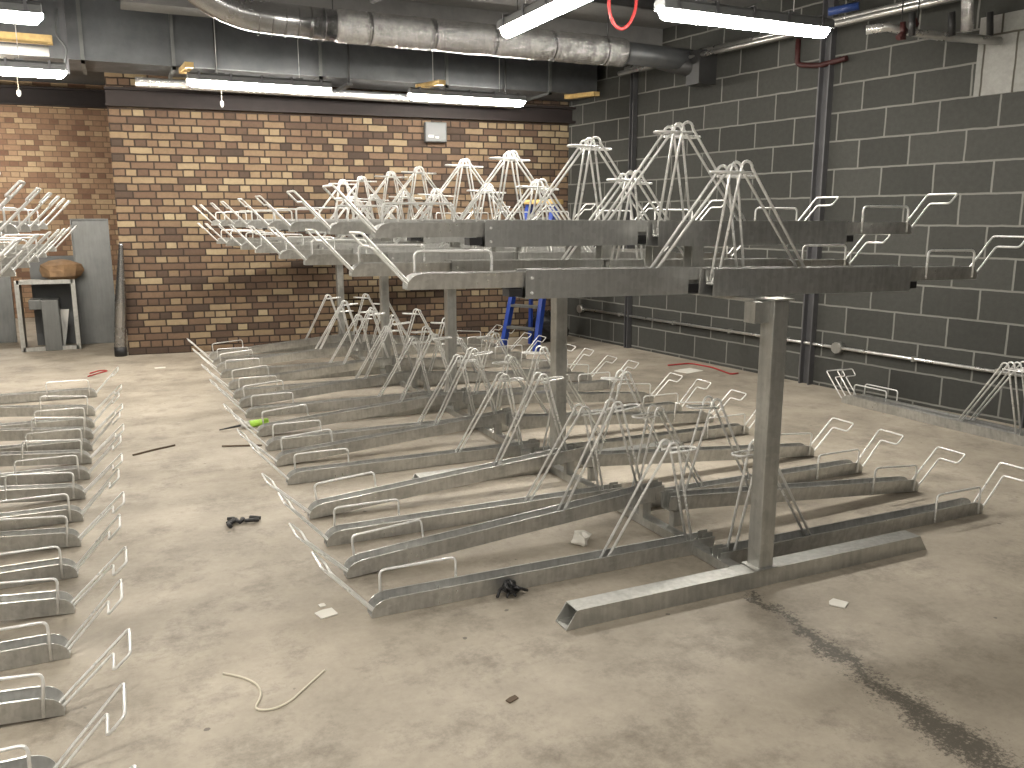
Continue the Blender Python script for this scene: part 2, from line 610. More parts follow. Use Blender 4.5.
def upper_tray(notch=True):
    root = empty('bike_tray')
    c = channel_mesh(1.50, 0.072, 0.055, 0.05).build('tray_channel', 'tray', root)
    t = 0.003
    m = MB()
    x0, x1, zb, zt, w = 0.45, 1.52, -0.042, 0.062, 0.092
    m.box(x0, x1, -w / 2, w / 2, zb, zb + t)
    m.box(x0, x1, w / 2 - t, w / 2, zb + t, zt)
    m.prism([(x0, zb + t), (1.18, zb + t), (1.18, 0.016), (1.29, 0.016), (1.29, zb + t), (x1, zb + t), (x1, zt), (x0, zt)], 'y', -w / 2, -w / 2 + t)
    m.box(x0, x1, -w / 2, -w / 2 + 0.012, zt, zt + t)
    m.box(x0, x1, w / 2 - 0.012, w / 2, zt, zt + t)
    r = m.build('outer_rail', 'tray', root)
    b = MB().box(x0 - 0.06, x0 - 0.005, -0.03, 0.03, -0.034, -0.004).build('roller_shade_block', 'black', root)
    b2 = MB().box(1.185, 1.285, -0.042, 0.03, -0.037, 0.0).build('roller_shade_block', 'black', root)  # black block behind the notch stands in for the shade inside the rail
    bo = [MB().tube([(x0 + 0.025, -w / 2 - 0.006, zz), (x0 + 0.025, -w / 2, zz)], 0.006, 6).build('bolt', 'rod', root)
          for zz in (-0.02, 0.035)]
    k = hook_mesh(0.19, angle=46).build('handle_loop', 'rod', root)
    h = hoop_mesh(0.05, 0.35, 0.132, 0.01, 0.0405).build('guard_hoop', 'rod', root)
    wh = clamp_mesh(1.0, 1.38, 1.485, 0.01, 0.475, 0.031).build('wheel_holder', 'rod', root)
    lp = loop_mesh(1.355, 1.52, 0.432).build('holder_loop', 'rod', wh)
    reg(root, c, r, b, b2, *bo, k, h, wh)
    reg(wh, lp)
    return root


ORD = ['nearest', 'second', 'third', 'fourth', 'fifth', 'sixth', 'seventh', 'eighth', 'ninth', 'tenth', 'eleventh',
       'twelfth', 'thirteenth', 'fourteenth', 'fifteenth', 'sixteenth', 'seventeenth', 'eighteenth']
BAY, TP = 1.75, 0.382
yl = [2.885 + BAY * b + TP * j for b in range(4) for j in range(4)]
yr = [2.715 + BAY * b + TP * j for b in range(4) for j in range(4)]
protoL, protoR, protoU = lower_tray(1.55, 0.0), lower_tray(1.63, 0.11), upper_tray()
first = {id(protoL): True, id(protoR): True, id(protoU): True}


def put(proto, x, y, z, right, tilt, label, group):
    if first[id(proto)]:
        o = proto
        first[id(proto)] = False
    else:
        o = copy_tree(proto)
    o.location = (x, y, z)
    # tilt>0 raises the inner end
    o.rotation_euler = (0, -tilt, pi if right else 0)
    tag(o, label, 'bike tray', group)
    return o


def nm(i):
    return 'nearest' if i == 0 else ORD[i] + ' nearest'


GL = 'lower bike trays on the aisle side of the long rack'
GR = 'lower bike trays on the block wall side of the long rack'
GU = 'upper bike trays on the aisle side of the long rack'
GV = 'upper bike trays on the block wall side of the long rack'
raise_a = asin(0.125 / 1.55)
for i, y in enumerate(yl):
    up = i % 2 == 1
    x = 0.75 + 0.0035 * i
    put(protoL, x, y, 0.002, False, raise_a if up else 0.0,
        '%s lower tray, aisle side, long rack, %s to the camera' % ('propped up' if up else 'flat', nm(i)), GL)
for i, y in enumerate(yr):
    up = i % 2 == 1
    put(protoR, 3.83, y, 0.002, True, raise_a if up else 0.0,
        '%s lower tray, block wall side, long rack, %s to the camera' % ('propped up' if up else 'flat', nm(i)), GR)
for i, y in enumerate(yl):
    hi = i % 2 == 1
    put(protoU, 0.915, y - 0.005, 1.375 if hi else 1.203, False, 0.0 if hi else -0.012,
        '%s set upper tray, aisle side, long rack, %s to the camera' % ('higher' if hi else 'lower', nm(i)), GU)
for i, y in enumerate(yr):
    hi = i % 2 == 1
    put(protoU, 3.615, y + 0.005, 1.372 if hi else 1.172, True, 0.0 if hi else 0.013,
        '%s set upper tray, block wall side, long rack, %s to the camera' % ('higher' if hi else 'lower', nm(i)), GV)


# ---------------------------------------------------------------- rack frames
def beam_tube(m, x0, x1, y0, y1, z0, z1, t, mit):
    """hollow rectangular tube along x, with mitred open ends"""
    def ring(x, s, inn):
        d = t if inn else 0
        return [(x, y0 + d, z0 + d), (x, y1 - d, z0 + d), (x + s, y1 - d, z1 - d), (x + s, y0 + d, z1 - d)]
    A, B = ring(x0, mit, 0), ring(x1, -mit, 0)
    a, b = ring(x0, mit, 1), ring(x1, -mit, 1)
    vs = A + B + a + b
    fs = []
    for k in range(4):
        j = (k + 1) % 4
        fs.append((k, k + 4, j + 4, j))
        fs.append((8 + k, 8 + j, 12 + j, 12 + k))
        fs.append((k, j, 8 + j, 8 + k))
        fs.append((4 + k, 12 + k, 12 + j, 4 + j))
    m.add(vs, fs)


def rack_frame(xc, posts, ylist, yrlist, label, xl, xr, ul, ur):
    root = empty('rack_frame', (xc, posts[0], 0))
    X = lambda x: x - xc
    Y = lambda y: y - posts[0]
    for p in posts:
        m = MB()
        beam_tube(m, X(xc - 0.91), X(xc + 0.91), Y(p - 0.042), Y(p + 0.042), 0.001, 0.07, 0.004, 0.045)
        m.build('foot_beam', 'post', root)
        m = MB().box(-0.036, 0.036, Y(p - 0.036), Y(p + 0.036), 0.07, 1.145)
        m.box(-0.055, 0.055, Y(p - 0.05), Y(p + 0.05), 0.07, 0.078)
        m.build('post', 'post', root, bevel=0.004)
        m = MB().box(-0.05, 0.05, Y(p - 0.05), Y(p + 0.05), 1.145, 1.152)
        m.box(-0.105, -0.037, Y(p - 0.012), Y(p + 0.05), 1.06, 1.14)
        m.build('head_bracket', 'post', root)
    m = MB().box(X(xc - 0.075), X(xc - 0.02), Y(posts[0] + 0.043), Y(posts[-1] - 0.043), 0.004, 0.045)
    m.build('spine_base', 'post', root)
    m = MB().box(-0.06, 0.06, Y(posts[0] + 0.05), Y(posts[-1] - 0.05), 1.132, 1.146)
    m.build('spine_rail', 'post', root)
    for k, (ys, s) in enumerate(((ylist, -1), (yrlist, 1))):
        for i, y in enumerate(ys):
            if i % 2 == 1:
                xx = -0.075 if s < 0 else -0.02
                m = MB().box(xx, xx + 0.045, Y(y) - 0.018, Y(y) + 0.018, 0.045, 0.118)
                m.build('stub_post', 'post', root)
                m = MB().box(s * 0.045 - 0.03, s * 0.045 + 0.03, Y(y) - 0.032, Y(y) - 0.028, 1.146, 1.33)
                m.box(s * 0.045 - 0.03, s * 0.045 + 0.03, Y(y) + 0.028, Y(y) + 0.032, 1.146, 1.33)
                m.box(s * 0.045 - 0.03, s * 0.045 + 0.03, Y(y) - 0.028, Y(y) + 0.028, 1.146, 1.15)
                m.build('riser_bracket', 'post', root)
    tag(root, label, 'bike rack frame')
    return root


rack_frame(2.265, [2.515 + BAY * k for k in range(5)], yl, yr,
           'galvanised two tier rack frame of square posts standing in the middle of the room', 0.9, 3.6, 0, 0)

# second rack at the left edge: only its aisle side trays reach into the picture
LY = [1.93, 2.30, 2.66, 3.03, 3.39, 3.75, 4.12, 4.48, 4.84, 5.22, 5.56, 5.88, 6.2, 6.55, 6.95, 7.7]
GX = 'lower bike trays of the rack at the left edge'
GY = 'upper bike trays of the rack at the left edge'
for i, y in enumerate(LY):
    up = i % 2 == 0
    put(protoR, -0.245 if i < 9 else -0.23, y, 0.002, True, raise_a if up else 0.0,
        '%s lower tray of the left edge rack, %s to the camera' % ('propped up' if up else 'flat', nm(i)), GX)
for i, y in enumerate(LY[1:], 1):
    hi = i % 2 == 0
    put(protoU, -0.42, y + 0.005, 1.372 if hi else 1.19, True, 0.0,
        '%s set upper tray of the left edge rack, %s to the camera' % ('higher' if hi else 'lower', nm(i - 1)), GY)
rack_frame(-1.84, [1.75, 4.3, 5.4, 7.32], [], [],
           'galvanised two tier rack frame standing beyond the left edge of the picture', 0, 0, 0, 0)

# spare trays lying along the block wall
for k, (x, y) in enumerate(((5.205, 4.93), (5.30, 4.91))):
    o = copy_tree(protoL)
    o.location = (x, y, 0.002)
    o.rotation_euler = (0, 0, -pi / 2 + 0.03)
    o['label'] = ('spare tray lying on the floor along the block wall, nearer the rack' if k == 0 else
                  'spare tray lying on the floor, tucked tight against the block wall')
    o['category'] = 'bike tray'
    o['group'] = 'spare trays by the block wall'


# ---------------------------------------------------------------- lamps
def batten(x, y, z, length, rotz, label, grp='fluorescent lamps under the ceiling', vis=True):
    root = empty('ceiling_lamp', (x, y, z), (0, 0, rotz))
    h = length / 2
    m = MB()
    prof = [(-0.056, -0.008), (-0.056, 0.035), (-0.03, 0.055), (0.03, 0.055), (0.056, 0.035), (0.056, -0.008), (0.050, -0.008), (0.050, 0.0), (-0.050, 0.0), (-0.050, -0.008)]
    m.prism(prof, 'x', -h, h)
    for xx in (-h * 0.55, h * 0.55):
        m.box(xx - 0.03, xx + 0.03, -0.02, 0.02, 0.055, 0.07)
    m.build('lamp_body', 'grey_plastic', root)
    m = MB()
    secs = [(-h - 0.005, 0.35), (-h + 0.03, 0.93), (-h + 0.05, 1), (h - 0.05, 1), (h - 0.03, 0.93), (h + 0.005, 0.35)]
    n = 10
    vs = []
    for xx, s in secs:
        for k in range(n + 1):
            a = pi + pi * k / n
            vs.append((xx, 0.048 * s * cos(a), 0.064 * s * sin(a) - 0.001))
    fs = []
    for i in range(len(secs) - 1):
        for k in range(n):
            p = i * (n + 1) + k
            fs.append((p, p + n + 1, p + n + 2, p + 1))
    m.add(vs, fs, True)
    m.f += [tuple(range(n, -1, -1)), tuple((len(secs) - 1) * (n + 1) + k for k in range(n + 1))]
    m.sm += [False, False]
    m.build('diffuser', 'tube', root)
    for k in range(5):
        xx = -h * 0.85 + k * h * 0.425
        m = MB()
        m.prism([(-0.062, -0.01), (-0.062, 0.062), (0.062, 0.062), (0.062, -0.01), (0.057, -0.01), (0.057, 0.057), (-0.057, 0.057), (-0.057, -0.01)],
                'x', xx - 0.009, xx + 0.009)
        m.build('clip', 'channel', root)
    for xx in (-h * 0.6, h * 0.55):
        MB().tube([(xx, 0, 0.06), (xx, 0, CEIL - z)], 0.003, 5).build('hanger_wire', 'rod', root)
    tag(root, label, 'ceiling lamp', grp)
    return root


batten(1.33, 8.32, 2.65, 1.26, 0, 'lit fluorescent lamp below the square duct, left one of the pair by the brick wall')
batten(3.37, 8.35, 2.65, 1.25, 0, 'lit fluorescent lamp below the square duct, right one above the grey wall box')
batten(3.64, 4.43, 2.65, 1.30, 0, 'large lit fluorescent lamp at the top right in front of the block wall')
batten(2.40, 4.62, 2.65, 1.38, pi / 2, 'lit fluorescent lamp at top centre pointing away from the camera')
batten(-0.95, 7.95, 2.60, 1.42, 0, 'lit fluorescent lamp at the left edge, lower of two')
batten(-0.80, 5.95, 2.62, 1.05, 0, 'lit fluorescent lamp at the left edge, upper of two')
batten(-3.0, 4.4, 2.65, 1.38, 0, 'lit fluorescent lamp beyond the left edge over the second rack')
batten(-0.5, 1.3, 2.65, 1.38, 0, 'lit fluorescent lamp overhead above the aisle, out of the picture')
batten(1.2, -0.9, 2.65, 1.38, 0, 'lit fluorescent lamp overhead behind the photographer')
batten(-3.0, 0.5, 2.65, 1.38, 0, 'lit fluorescent lamp far behind on the left')
batten(-1.9, 12.9, 2.75, 1.38, 0, 'lit fluorescent lamp in the far left alcove by the brick')

# round bulkhead lamp at the left edge
root = empty('bulkhead_lamp', (-0.98, 9.1, 2.50))
m = MB()
vs, fs = [], []
for j in range(7):
    a = pi / 2 * j / 6
    for k in range(14):
        b = 2 * pi * k / 14
        vs.append((0.11 * cos(a) * cos(b), 0.11 * cos(a) * sin(b), -0.16 * sin(a)))
for j in range(6):
    for k in range(14):
        fs.append((j * 14 + k, (j + 1) * 14 + k, (j + 1) * 14 + (k + 1) % 14, j * 14 + (k + 1) % 14))
m.add(vs, fs, True)
m.build('globe', 'tubewarm', root)
MB().tube([(0, 0, 0), (0, 0, 0.06)], 0.09, 14).tube([(0, 0, 0.06), (0, 0, 0.85)], 0.008, 6).build('cap', 'grey_plastic', root)
tag(root, 'bright globe lamp cut by the left edge, below the two tube lamps', 'lamp')

# ---------------------------------------------------------------- ducts and services
root = empty('square_duct', (0, 8.66, 2.80))
DX0, DX1 = -2.6, 5.05
m = MB().box(DX0, DX1, 0, 0.62, 0, 0.52)
m.build('duct_body', 'duct', root, bevel=0.004)
for k, x in enumerate((-0.12, 0.62, 1.95, 3.25, 4.45)):
    m = MB()
    m.box(x - 0.015, x + 0.015, -0.03, 0.0, -0.03, 0.54)
    m.box(x - 0.015, x + 0.015, -0.03, 0.64, -0.03, 0.0)
    m.build('duct_flange', 'sheet', root)
for x in (0.98, 2.22, 3.9):
    m = MB().tube([(x, -0.045, -0.06), (x, -0.045, 0.54)], 0.011, 6)
    m.box(x - 0.03, x + 0.03, -0.06, 0.68, -0.075, -0.05)
    m.build('hanger_strut', 'darksteel', root)
tag(root, 'large dark square sheet metal air duct running along the brick wall', 'air duct')

# foil pipe under the duct
m = MB().tube([(0.3, 9.05, 2.70), (4.2, 9.05, 2.70)], 0.045, 12)
o = m.build('insulated_pipe', 'foil')
tag(o, 'foil wrapped pipe running under the square duct behind the lamps', 'pipe')

# round duct with foil wrapped length
RY, RZ, RR = 7.03, 2.935, 0.126
root = empty('round_duct', (1.2, RY, RZ))
pts = [Vector((-0.55, 0, 0.5)), Vector((-0.02, 0, 0.03)), Vector((0.55, 0, 0))]
pts = [Vector((-0.78, 0, 0.41)), Vector((-0.33, 0, 0.02)), Vector((0.51, 0, 0))]
m = MB().tube(fillet(pts, 0.3, 10), RR - 0.01, 24)
m.build('bend', 'spiral', root)
for k in range(6):
    m = MB().tube([(-0.08 + k * 0.1, 0, 0), (-0.074 + k * 0.1, 0, 0)], RR - 0.004, 24)
    m.build('seam_ring', 'spiral', root)
m = MB()
pts, rr = [], []
nseg = 110
x0, x1 = 0.51, 3.17
bands = [0.51, 0.78, 1.32, 1.86, 2.42, 2.95, 3.17]
for i in range(nseg + 1):
    x = x0 + (x1 - x0) * i / nseg
    near = min(abs(x - b) for b in bands)
    r = RR + 0.006 * R.uniform(-1, 1) * 0.6 - (0.010 if near < 0.02 else 0)
    pts.append(Vector((x, 0, 0)))
    rr.append(r)
m.tube(pts, rr, 28)
m.build('foil_wrap', 'foil', root)
m = MB()
for b in bands[1:-1]:
    m.tube([(b - 0.012, 0, 0), (b + 0.012, 0, 0)], RR - 0.001, 24)
m.build('tape_band', 'spiral', root)
m = MB().tube([(3.17, 0, 0), (3.75, 0, -0.01), (3.9, 0.0, -0.01)], RR - 0.03, 20)
m.build('duct_tail', 'duct', root)
m = MB()
for x in (0.5, 2.1, 3.0):
    m.tube([(x, 0, RR - 0.02), (x, 0, CEIL - RZ)], 0.005, 6)
m.build('hanger_rod', 'darksteel', root)
tag(root, 'round silver duct wrapped in crinkled foil, hung below the ceiling', 'air duct')

# downstand beam and dark ceiling pipe
o = struct(MB().box(0.2, 5.5, 7.75, 8.05, 3.12, CEIL).build('trim_2', 'ceiling'))
m = MB().tube([(-2.5, 6.2, 3.2), (5.2, 6.4, 3.2)], 0.045, 12)
m.tube([(2.9, 3.2, 3.22), (2.1, 7.3, 3.22)], 0.03, 10)
tag(m.build('ceiling_pipe', 'darksteel'), 'dark pipe crossing the ceiling above the foil wrapped duct', 'pipe')
m = MB().tube([(-2.6, 7.6, 3.15), (0.02, 7.55, 3.15)], 0.085, 16)
m.tube([(0.02, 7.55, 3.15), (0.06, 7.55, 3.15)], 0.07, 16)
tag(m.build('drain_pipe', 'redpaint'), 'dark red capped pipe above the square duct at top left', 'pipe')

# services above the lamps at the left edge
m = MB().box(-2.4, -0.33, 8.34, 8.40, 2.86, 2.93)
tag(m.build('timber_batten', 'wood'), 'long yellow timber batten between the two lamps at the left edge', 'timber batten', 'timber battens near the ceiling')
m = MB().tube([(-2.4, 8.3, 2.79), (-0.36, 8.3, 2.79)], 0.04, 12)
tag(m.build('pale_pipe', 'white'), 'pale pipe under the timber batten at the left edge', 'pipe')
root = empty('strut_hanger', (-0.24, 8.28, 2.62))
m = MB().box(-0.02, 0.02, -0.02, 0.02, 0, CEIL - 2.62)
m.build('strut', 'channel', root)
m = MB().tube(fillet([(-0.03, -0.03, 0.5), (-0.06, -0.03, 0.3), (0.02, -0.03, 0.2), (-0.03, -0.03, 0.02)], 0.05), 0.008, 6)
m.build('cable', 'grey_plastic', root)
tag(root, 'upright steel strut with a grey cable beside the left lamps', 'strut')

for k, (x, y0, y1, z, lab) in enumerate(((0.70, 8.05, 8.75, 2.735, 'short timber batten under the duct at the left end of the left lamp'),
                                          (2.98, 8.05, 8.75, 2.745, 'short timber batten under the duct at the left end of the right lamp'),
                                          (4.72, 8.1, 8.75, 2.71, 'short timber batten under the duct near the block wall'))):
    m = MB()
    c = (y0 + y1) / 2
    rot = Matrix.Translation((x, c, 2.752)) @ Matrix.Rotation(radians(4), 4, 'X')
    m.box(-0.035, 0.035, y0 - c, y1 - c, -0.022, 0.022, rot)
    tag(m.build('timber_batten', 'wood'), lab, 'timber batten', 'timber battens near the ceiling')


def at_y(px, py, Y):
    """world point on the plane y=Y seen at a pixel of the photograph"""
    dx, dy = (px - 512) / F_PX, -(py - 384) / F_PX
    f = Vector((sin(yaw) * cos(pitch), cos(yaw) * cos(pitch), -sin(pitch)))
    r = Vector((cos(yaw), -sin(yaw), 0))
    d = f + r * dx + r.cross(f) * dy
    return Vector((0, 0, 1.45)) + d * (Y / d.y)


def at_floor(px, py, z=0.0):
    p = at_y(px, py, 1.0) - Vector((0, 0, 1.45))
    return Vector((0, 0, 1.45)) + p * ((z - 1.45) / p.z)


# sensors hanging from the ceiling
for (px, py, Y, lab) in ((19, 93, 9.0, 'small white hanging sensor at the left edge'),
                         (222, 104, 8.9, 'small white hanging sensor below the left lamp')):
    p = at_y(px, py, Y)
    root = empty('sensor', p)
    MB().tube([(0, 0, -0.03), (0, 0, -0.01), (0, 0, 0.02), (0, 0, 0.03)], [0.008, 0.018, 0.018, 0.006], 10).build('sensor_head', 'white', root)
    MB().tube([(0, 0, 0.03), (0, 0, CEIL - p.z if px < 100 else 2.80 - p.z)], 0.003, 5).build('cord', 'string', root)
    tag(root, lab, 'sensor', 'hanging sensors')

# grey wall box on the brick
root = empty('wall_box', (3.43, bricky(3.43) - 0.055, 2.41), (0, 0, a2))
MB().box(-0.125, 0.125, -0.05, 0.05, -0.11, 0.11).build('box_body', 'grey_plastic', root, bevel=0.012)
MB().box(-0.09, -0.03, -0.055, -0.05, -0.06, -0.035).box(-0.01, 0.03, -0.055, -0.05, -0.07, -0.05).build('box_sticker', 'white', root)
tag(root, 'grey electrical box fixed high on the brick wall', 'electrical box')

# sprinkler and water pipes near the block wall, seen at top right
wl = lambda y, off, z: Vector((wallx(y) - off, y, z))
m = MB()
m.tube([wl(8.0, 0.25, 2.98), wl(3.0, 0.25, 2.98)], 0.022, 10)
m.tube([wl(8.0, 0.33, 2.93), wl(3.0, 0.33, 2.93)], 0.022, 10)
tag(m.build('water_pipe', 'copper'), 'pair of bright pipes running along the top of the block wall', 'pipe')
p = at_y(848, 8, 5.15)
m = MB().tube([p + Vector((-0.07, 0.12, -0.01)), p + Vector((0.05, -0.06, 0.01))], 0.03, 12)
tag(m.build('pipe_valve', 'bluepaint'), 'blue valve on the pipes at the end of the large lamp', 'valve')

root = empty('sprinkler_pipe', (5.0, 4.45, 2.70))
pa = [at_y(866, 30, 4.6), at_y(888, 27, 4.5), at_y(905, 32, 4.45), at_y(940, 36, 4.35), at_y(1000, 41, 4.2)]
o0 = Vector((5.0, 4.45, 2.70))
m = MB().tube([q - o0 for q in pa], [0.03, 0.03, 0.022, 0.03, 0.028], 12)
m.build('pipe_run', 'copper', root)
m = MB().tube([at_y(967, 32, 4.25) - o0, at_y(968, -14, 4.25) - o0], 0.04, 14)
m.build('foil_riser', 'foil', root)
m = MB()
for (a, b) in (((903, 22), (903, 40)), ((906, 30), (898, 38))):
    m.tube([at_y(*a, 4.38) - o0, at_y(*b, 4.38) - o0], 0.02, 8)
m.tube([at_y(912, 20, 4.4) - o0, at_y(915, 26, 4.4) - o0], 0.03, 10)
m.build('valve_handle', 'redpaint', root)
for px in (952, 990, 912):
    MB().tube([at_y(px, 36, 4.28) - o0, at_y(px, 12, 4.28) - o0], 0.022, 8).build('pipe_clamp', 'darksteel', root)
m = MB()
for px in (901, 917):
    a = at_y(px, 28, 4.4) - o0
    m.tube([a, Vector((a.x, a.y, CEIL - 2.70))], 0.005, 6)
m.build('hanger_rod', 'darksteel', root)
tag(root, 'pipe with red valve and foil covered riser at the top right corner', 'pipe')

# dark red bracket and small duct end near the wall
m = MB().tube(fillet([wl(5.95, 0.05, 2.95), wl(5.95, 0.05, 2.74), wl(5.72, 0.05, 2.70), wl(5.45, 0.05, 2.72)], 0.05), 0.022, 8)
tag(m.build('pipe_elbow', 'redpaint'), 'dark red bent pipe behind the large lamp on the block wall', 'pipe')
m = MB()
a = at_y(650, 57, 7.3)
b = at_y(700, 70, 6.9)
m.tube([a, (a + b) / 2, b], 0.09, 16)
m.box(b.x - 0.1, b.x + 0.1, b.y - 0.12, b.y + 0.08, b.z - 0.14, b.z + 0.16)
tag(m.build('duct_outlet', 'darksteel'), 'dark duct outlet box at the end of the round duct by the wall', 'air duct')

# red cable looped from the ceiling
pts = [at_y(607, -6, 5.2), at_y(609, 12, 5.2), at_y(614, 25, 5.2), at_y(621, 30, 5.2), at_y(629, 25, 5.2), at_y(636, 10, 5.2), at_y(637, -6, 5.2)]
pts = [Vector((pts[0].x, pts[0].y, CEIL))] + pts[1:-1] + [Vector((pts[-1].x, pts[-1].y, CEIL))]
m = MB().tube(fillet(pts, 0.08, 4), 0.011, 8)
tag(m.build('red_cable', 'red'), 'red cable hanging in a loop from the ceiling beside the large lamp', 'cable')

# conduit along the block wall
root = empty('conduit')
wall_place(root, 6.0, 0.03)
root.location.z = 0.365
q = lambda y: (y - 6.0) / sin(ang)
MB().tube([(q(9.0), 0, 0), (q(2.4), 0, 0)], 0.014, 10).build('conduit_pipe', 'copper', root)
for y in (9.05, 5.35):
    MB().tube([(q(y), -0.026, 0), (q(y), 0.03, 0)], 0.048, 14).build('junction_box', 'post', root)
for y in (8.3, 7.4, 6.6, 5.9, 4.65, 4.0):
    MB().box(q(y) - 0.012, q(y) + 0.012, -0.028, 0.016, -0.02, 0.02).build('saddle', 'post', root)
tag(root, 'long silver conduit pipe running low along the block wall', 'conduit')

# ---------------------------------------------------------------- blue step ladder in the corner
base = at_floor(519, 351)
root = empty('step_ladder', (base.x, base.y, 0), (0, 0, radians(-62)))
W2, HT = 0.23, 1.62
m = MB()


def stile(m, a, b, w=0.04, d=0.03):
    a, b = Vector(a), Vector(b)
    t = (b - a).normalized()
    s = Vector((1, 0, 0))
    n = t.cross(s)
    vs = []
    for p in (a, b):
        for (i, j) in ((-1, -1), (1, -1), (1, 1), (-1, 1)):
            vs.append(p + s * (i * d / 2) + n * (j * w))
    m.add(vs, [(0, 1, 2, 3), (7, 6, 5, 4), (0, 4, 5, 1), (1, 5, 6, 2), (2, 6, 7, 3), (3, 7, 4, 0)])


for s in (-1, 1):
    m = MB()
    stile(m, (s * W2, 0, 0.0), (s * W2 * 0.72, 0.42, HT), 0.035, 0.05)
    m.build('stile', 'blue', root)
    m = MB()
    stile(m, (s * W2, 0.53, 0.0), (s * W2 * 0.72, 0.47, HT - 0.05), 0.02, 0.035)
    m.build('rear_leg', 'blue', root)
for k in range(6):
    z = 0.26 + 0.24 * k
    w = W2 - W2 * 0.28 * z / HT - 0.03
    m = MB().box(-w, w, 0.42 * z / HT - 0.05, 0.42 * z / HT + 0.05, z - 0.025, z)
    m.build('tread', 'sheet', root)
m = MB().box(-0.2, 0.2, 0.34, 0.56, HT - 0.02, HT + 0.03)
m.build('top_cap', 'wood', root, bevel=0.01)
tag(root, 'blue step ladder with grey treads standing in the far corner', 'ladder')

# black sack next to it
def blob(m, c, rx, ry, rz, seed, amp=0.15, n=14, k=9, flat=True):
    rr = random.Random(seed)
    vs = [Vector((c[0], c[1], c[2] + rz))]
    for j in range(1, k):
        a = pi * j / k
        for i in range(n):
            b = 2 * pi * i / n
            q = 1 + rr.uniform(-amp, amp)
            z = cos(a) * rz * q
            vs.append(Vector((c[0] + rx * q * sin(a) * cos(b), c[1] + ry * q * sin(a) * sin(b), c[2] + max(z, -rz * 0.85) if flat else c[2] + z)))
    vs.append(Vector((c[0], c[1], c[2] - rz * (0.85 if flat else 1))))
    fs = [(0, 1 + i, 1 + (i + 1) % n) for i in range(n)]
    for j in range(k - 2):
        for i in range(n):
            p, q = 1 + j * n + i, 1 + j * n + (i + 1) % n
            fs.append((p, p + n, q + n, q))
    last = len(vs) - 1
    fs += [(last, 1 + (k - 2) * n + (i + 1) % n, 1 + (k - 2) * n + i) for i in range(n)]
    m.add(vs, fs, False)
    return m


m = blob(MB(), (4.62, 9.0, 0.17), 0.26, 0.2, 0.2, 3)
tag(m.build('black_sack', 'black'), 'black sack slumped on the floor behind the blue ladder', 'sack')

# ---------------------------------------------------------------- sheet metal pieces stacked by the far left opening
def leaning(name, x0, x1, y, z1, lean, thick, mat, label, cat, grp=None):
    root_m = MB()
    rot = Matrix.Translation((x0, y, 0.003)) @ Matrix.Rotation(-lean, 4, 'X')
    root_m.box(0, x1 - x0, 0, thick, 0, z1, rot)
    root_m.box(0, 0.012, -0.03, 0, 0, z1, rot)
    root_m.box(x1 - x0 - 0.012, x1 - x0, -0.03, 0, 0, z1, rot)
    root_m.box(0.012, x1 - x0 - 0.012, -0.03, 0, z1 - 0.012, z1, rot)
    o = root_m.build(name, mat)
    tag(o, label, cat, grp)
    return o


pl, pr = at_floor(82, 344), at_floor(119, 343)
pn = leaning('sheet_panel', pl.x, pr.x, pl.y - 0.05, 1.44, radians(3), 0.03, 'sheet',
             'tall plain grey sheet metal panel standing upright beside the brick corner', 'metal panel', 'metal panels by the far opening')
ql, qr = at_floor(-30, 342), at_floor(17, 343)
leaning('sheet_panel', ql.x, qr.x, qr.y + 0.05, 0.80, radians(4), 0.03, 'sheet',
        'short grey sheet metal panel at the left edge beside the open metal frame', 'metal panel', 'metal panels by the far opening')

fl, fr = at_floor(24, 352), at_floor(79, 350)
root = empty('metal_box_section', ((fl.x + fr.x) / 2, fl.y, 0), (0, 0, 0))
hw, fh, fd = (fr.x - fl.x) / 2, 0.76, 0.42


def bar(m, a, b, s=0.022):
    a, b = Vector(a), Vector(b)
    lo = [min(a[i], b[i]) - s for i in range(3)]
    hi = [max(a[i], b[i]) + s for i in range(3)]
    m.box(lo[0], hi[0], lo[1], hi[1], lo[2], hi[2])


for s in (-1, 1):
    m = MB()
    bar(m, (s * hw, 0, 0.024), (s * hw, 0, fh))
    m.build('frame_upright', 'post', root)
    m = MB().box(s * hw - 0.006, s * hw + 0.006, 0.03, fd, 0.01, fh)
    m.build('side_panel', 'sheet', root)
for z in (0.024, fh):
    m = MB()
    bar(m, (-hw + 0.022, 0, z), (hw - 0.022, 0, z))
    m.build('frame_rail', 'post', root)
m = MB().box(-hw, hw, 0.03, fd, fh - 0.006, fh + 0.006)
m.build('top_panel', 'post', root)
tag(root, 'open square metal duct section standing with a brown bag on top', 'duct section')
# smaller duct piece inside
bl, br = at_floor(46, 351), at_floor(63, 350)
m = MB().box(bl.x, br.x, bl.y - 0.02, bl.y + 0.36, 0.002, 0.56)
m.box(bl.x - 0.13, bl.x - 0.002, bl.y + 0.1, bl.y + 0.36, 0.45, 0.56)
tag(m.build('duct_offcut', 'sheet', bevel=0.006), 'small grey duct offcut standing inside the open metal section', 'duct section')
m = MB().prism([(0.0, 0.0), (0.03, 0.0), (0.10, 0.42), (0.0, 0.42)], 'y', 0, 0.01)
o = m.build('white_offcut', 'white')
q = at_floor(63, 347)
o.location = (q.x, q.y - 0.02, 0.012)
tag(o, 'white sliver of board leaning inside the open metal section', 'board offcut')
m = blob(MB(), (0, 0, 0), 0.23, 0.18, 0.125, 11, 0.13, 9, 6)
o = m.build('brown_bag', 'brown')
o.location = (fl.x + 0.43, fl.y + 0.2, fh + 0.006 + 0.106)
tag(o, 'crumpled brown paper sack lying on top of the open metal section', 'sack')
m = MB().box(fl.x + 0.1, fr.x + 0.05, fl.y + 0.5, fl.y + 0.56, 0.0, 1.02)
